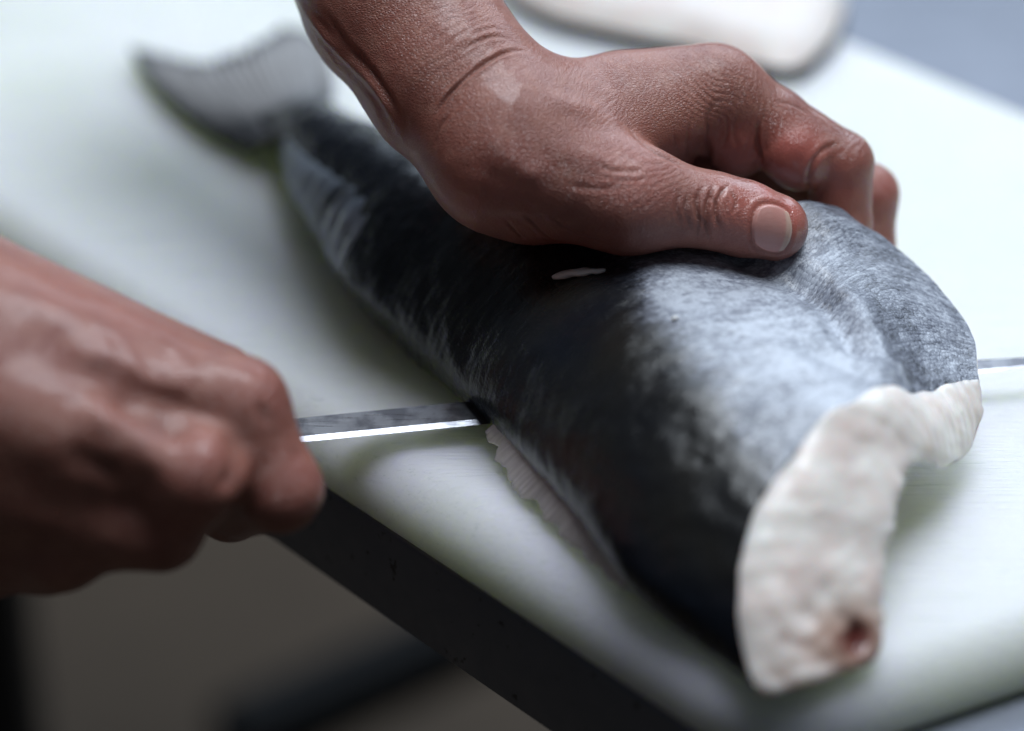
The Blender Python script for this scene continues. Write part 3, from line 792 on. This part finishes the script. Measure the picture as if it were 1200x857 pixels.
groups2 = [(1, palm2), (8, f2t), (6, f2i), (5, f2m), (5, f2r), (5, f2p)]
cre2 = [([(60, 395), (130, 425), (200, 452), (262, 462)], -1.6, 4.0), ([(120, 455), (180, 495), (235, 520)], 1.6, 5.0),
        ([(90, 470), (150, 510), (205, 545)], -1.3, 3.5), ([(60, 520), (130, 560), (190, 590)], 1.5, 4.5),
        ([(268, 500), (275, 540), (262, 585)], 1.6, 3.0), ([(300, 470), (316, 500)], 0.5, 1.5), ([(340, 520), (352, 545)], 0.3, 1.2)]
wr2 = [((290, 455), 20, 2.6, 0.2, 9), ((230, 545), 20, 2.6, 0.2, 9), ((345, 570), 80, 2.6, 0.15, 8)]
v2, q2, n2, c2, cast2, _ = make_hand(groups2, 1.8, 1, cre2, wr2, 'hand')
pink2 = spot(v2, cast2, [(240, 545, 10, 0.5), (300, 460, 10, 0.4), (340, 560, 12, 0.45), (120, 350, 30, 0.3), (200, 610, 12, 0.3)])
zz = np.zeros(len(v2))
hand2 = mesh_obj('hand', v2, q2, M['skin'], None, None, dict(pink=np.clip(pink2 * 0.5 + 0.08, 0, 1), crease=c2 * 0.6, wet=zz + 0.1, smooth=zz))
tag(hand2, 'blurred fist gripping the knife at the left, seen from its knuckles', 'hand')

# ------------------------------------------------------------------ knife
K0 = Pz(366, 510, 5.0); K1 = Pz(1215, 427, 9.0)
kd = (K1 - K0) / np.linalg.norm(K1 - K0)
kside = np.cross([0, 0, 1.0], kd); kside /= np.linalg.norm(kside)          # towards the spine (away from the camera)
tilt = math.radians(7)
kw = kside * math.cos(tilt) + np.array([0, 0, 1.0]) * math.sin(tilt); kn = np.cross(kd, kw)
knife = thing('fillet_knife', 'long thin steel knife held flat, its blade passing under the fish', 'knife')
Lk = np.linalg.norm(K1 - K0)
xs_ = np.linspace(-70, Lk + 69, 80)
sect = []
for x in xs_:
    tp = 1 - 0.97 * sstep(Lk - 90, Lk + 70, x)
    wsp, wed = 6.6 * tp, 2.4 * tp                  # spine side, edge side
    prof = [(-wed, 0), (-wed + 1.7 * tp, 0.50), (wsp - 0.4, 0.95), (wsp, 0.5), (wsp, -0.5), (wsp - 0.4, -0.95), (-wed + 1.7 * tp, -0.5)]
    c = K0 + kd * x
    sect.append([c + kw * a + kn * b * (0.4 + 0.6 * tp) for a, b in prof])
SG = np.array(sect)
fs = grid_faces(len(xs_), 7, True)
bl = mesh_obj('blade', SG.reshape(-1, 3), fs, M['blade'], knife, smooth=False)
hs = []
for x in np.linspace(-175, -38, 40):
    r = 8.2 + 1.2 * math.sin((x + 60) / 28); e = sstep(-175, -170, x) * (1 - sstep(-44, -38, x)) * 0.7 + 0.3
    c = K0 + kd * x + kw * 3
    hs.append([c + kw * math.cos(a) * r * 1.15 * e + kn * math.sin(a) * r * 0.8 * e for a in np.linspace(0, 2 * math.pi, 20, endpoint=False)])
hfz = grid_faces(40, 20, True).tolist() + [list(range(20)), [39 * 20 + k for k in range(20)][::-1]]
mesh_obj('handle', np.array(hs).reshape(-1, 3), hfz, M['handle'], knife)

# ------------------------------------------------------------------ fillet at the back, scraps
cx = Pz(800, -40, 0)
ob = px_curve([(560, -40, 0), (590, 8, 0), (640, 36, 0), (720, 56, 0), (800, 72, 0), (870, 92, 0), (930, 100, 0), (968, 75, 0), (992, 30, 0), (985, -20, 0),
               (940, -90, 0), (800, -120, 0), (650, -110, 0), (575, -80, 0), (560, -40, 0)], 181)[:-1]
fil = thing('fish_fillet', 'pale fish fillet lying on the back of the board', 'fillet')
nr = 40; rr = np.linspace(0, 1, nr)
def dome(hgt, p, shrink, z):
    G = cx[None, None] + (ob - cx)[None] * (rr * shrink)[:, None, None]
    G = np.array(np.broadcast_to(G, (nr, len(ob), 3)))
    G[..., 2] = z + hgt * (1 - rr[:, None] ** p)
    G[..., 2] += 0.6 * vnoise(G.reshape(-1, 3), 12, 41).reshape(nr, -1) * (1 - rr[:, None] ** 4)
    return G
G = dome(8, 9, 0.98, 5.2)
zf = np.zeros(nr * len(ob))
mesh_obj('flesh', G.reshape(-1, 3), grid_faces(nr, len(ob), True), M['fillet'], fil, None, dict(blood=zf, tan=zf))
G = dome(5.0, 20, 0.99, 0.2)
UVL = G[..., :2].reshape(-1, 2)
mesh_obj('skin', G.reshape(-1, 3), grid_faces(nr, len(ob), True), M['fish'], fil, UVL, dict(pale=zf, olive=zf))

fb = BVHTree.FromPolygons([tuple(p) for p in GO2.reshape(-1, 3)], [tuple(q) for q in grid_faces(NT_, NO)])
def on_fish(px, py):
    h = fb.ray_cast(Vector(CAM), Vector(ray(px, py)).normalized()); return np.array(h[0])
def scrap(name, pts, r, label, seed):
    p0, p1 = on_fish(*pts[0]), on_fish(*pts[-1])
    c = p0 + (p1 - p0) * np.linspace(0, 1, 24)[:, None] + ZZ * (r * 0.4 + 0.5 * np.sin(np.linspace(0, 3, 24)))[:, None]
    d = np.gradient(c, axis=0); d /= np.linalg.norm(d, axis=1, keepdims=True)
    s = np.cross(d, ZZ); s /= np.linalg.norm(s, axis=1, keepdims=True); t = np.cross(s, d)
    a = np.linspace(0, 2 * math.pi, 12, endpoint=False)
    tp = np.sin(np.linspace(0.08, math.pi - 0.05, 24)) ** 0.35 * np.linspace(1, 0.55, 24)
    R = c[:, None] + (s[:, None] * np.cos(a)[None, :, None] + t[:, None] * np.sin(a)[None, :, None] * 0.6) * (r * tp)[:, None, None]
    R += 0.12 * vnoise(R.reshape(-1, 3), 1.6, seed).reshape(24, 12, 1) * r
    fs = grid_faces(24, 12, True).tolist() + [list(range(12)), [23 * 12 + k for k in range(12)][::-1]]
    o = mesh_obj(name, R.reshape(-1, 3), fs, M['flesh'], None, None, dict(blood=np.zeros(288), tan=np.zeros(288)))
    return tag(o, label, 'scrap')
scrap('flesh_scrap', [(648, 328), (668, 327), (688, 324), (709, 321)], 2.0, 'thin white sliver of flesh stuck on the dark fish below the hand', 51)
scrap('flesh_scrap', [(788, 376), (795, 375)], 0.9, 'tiny white crumb on the grey flank of the fish', 52)
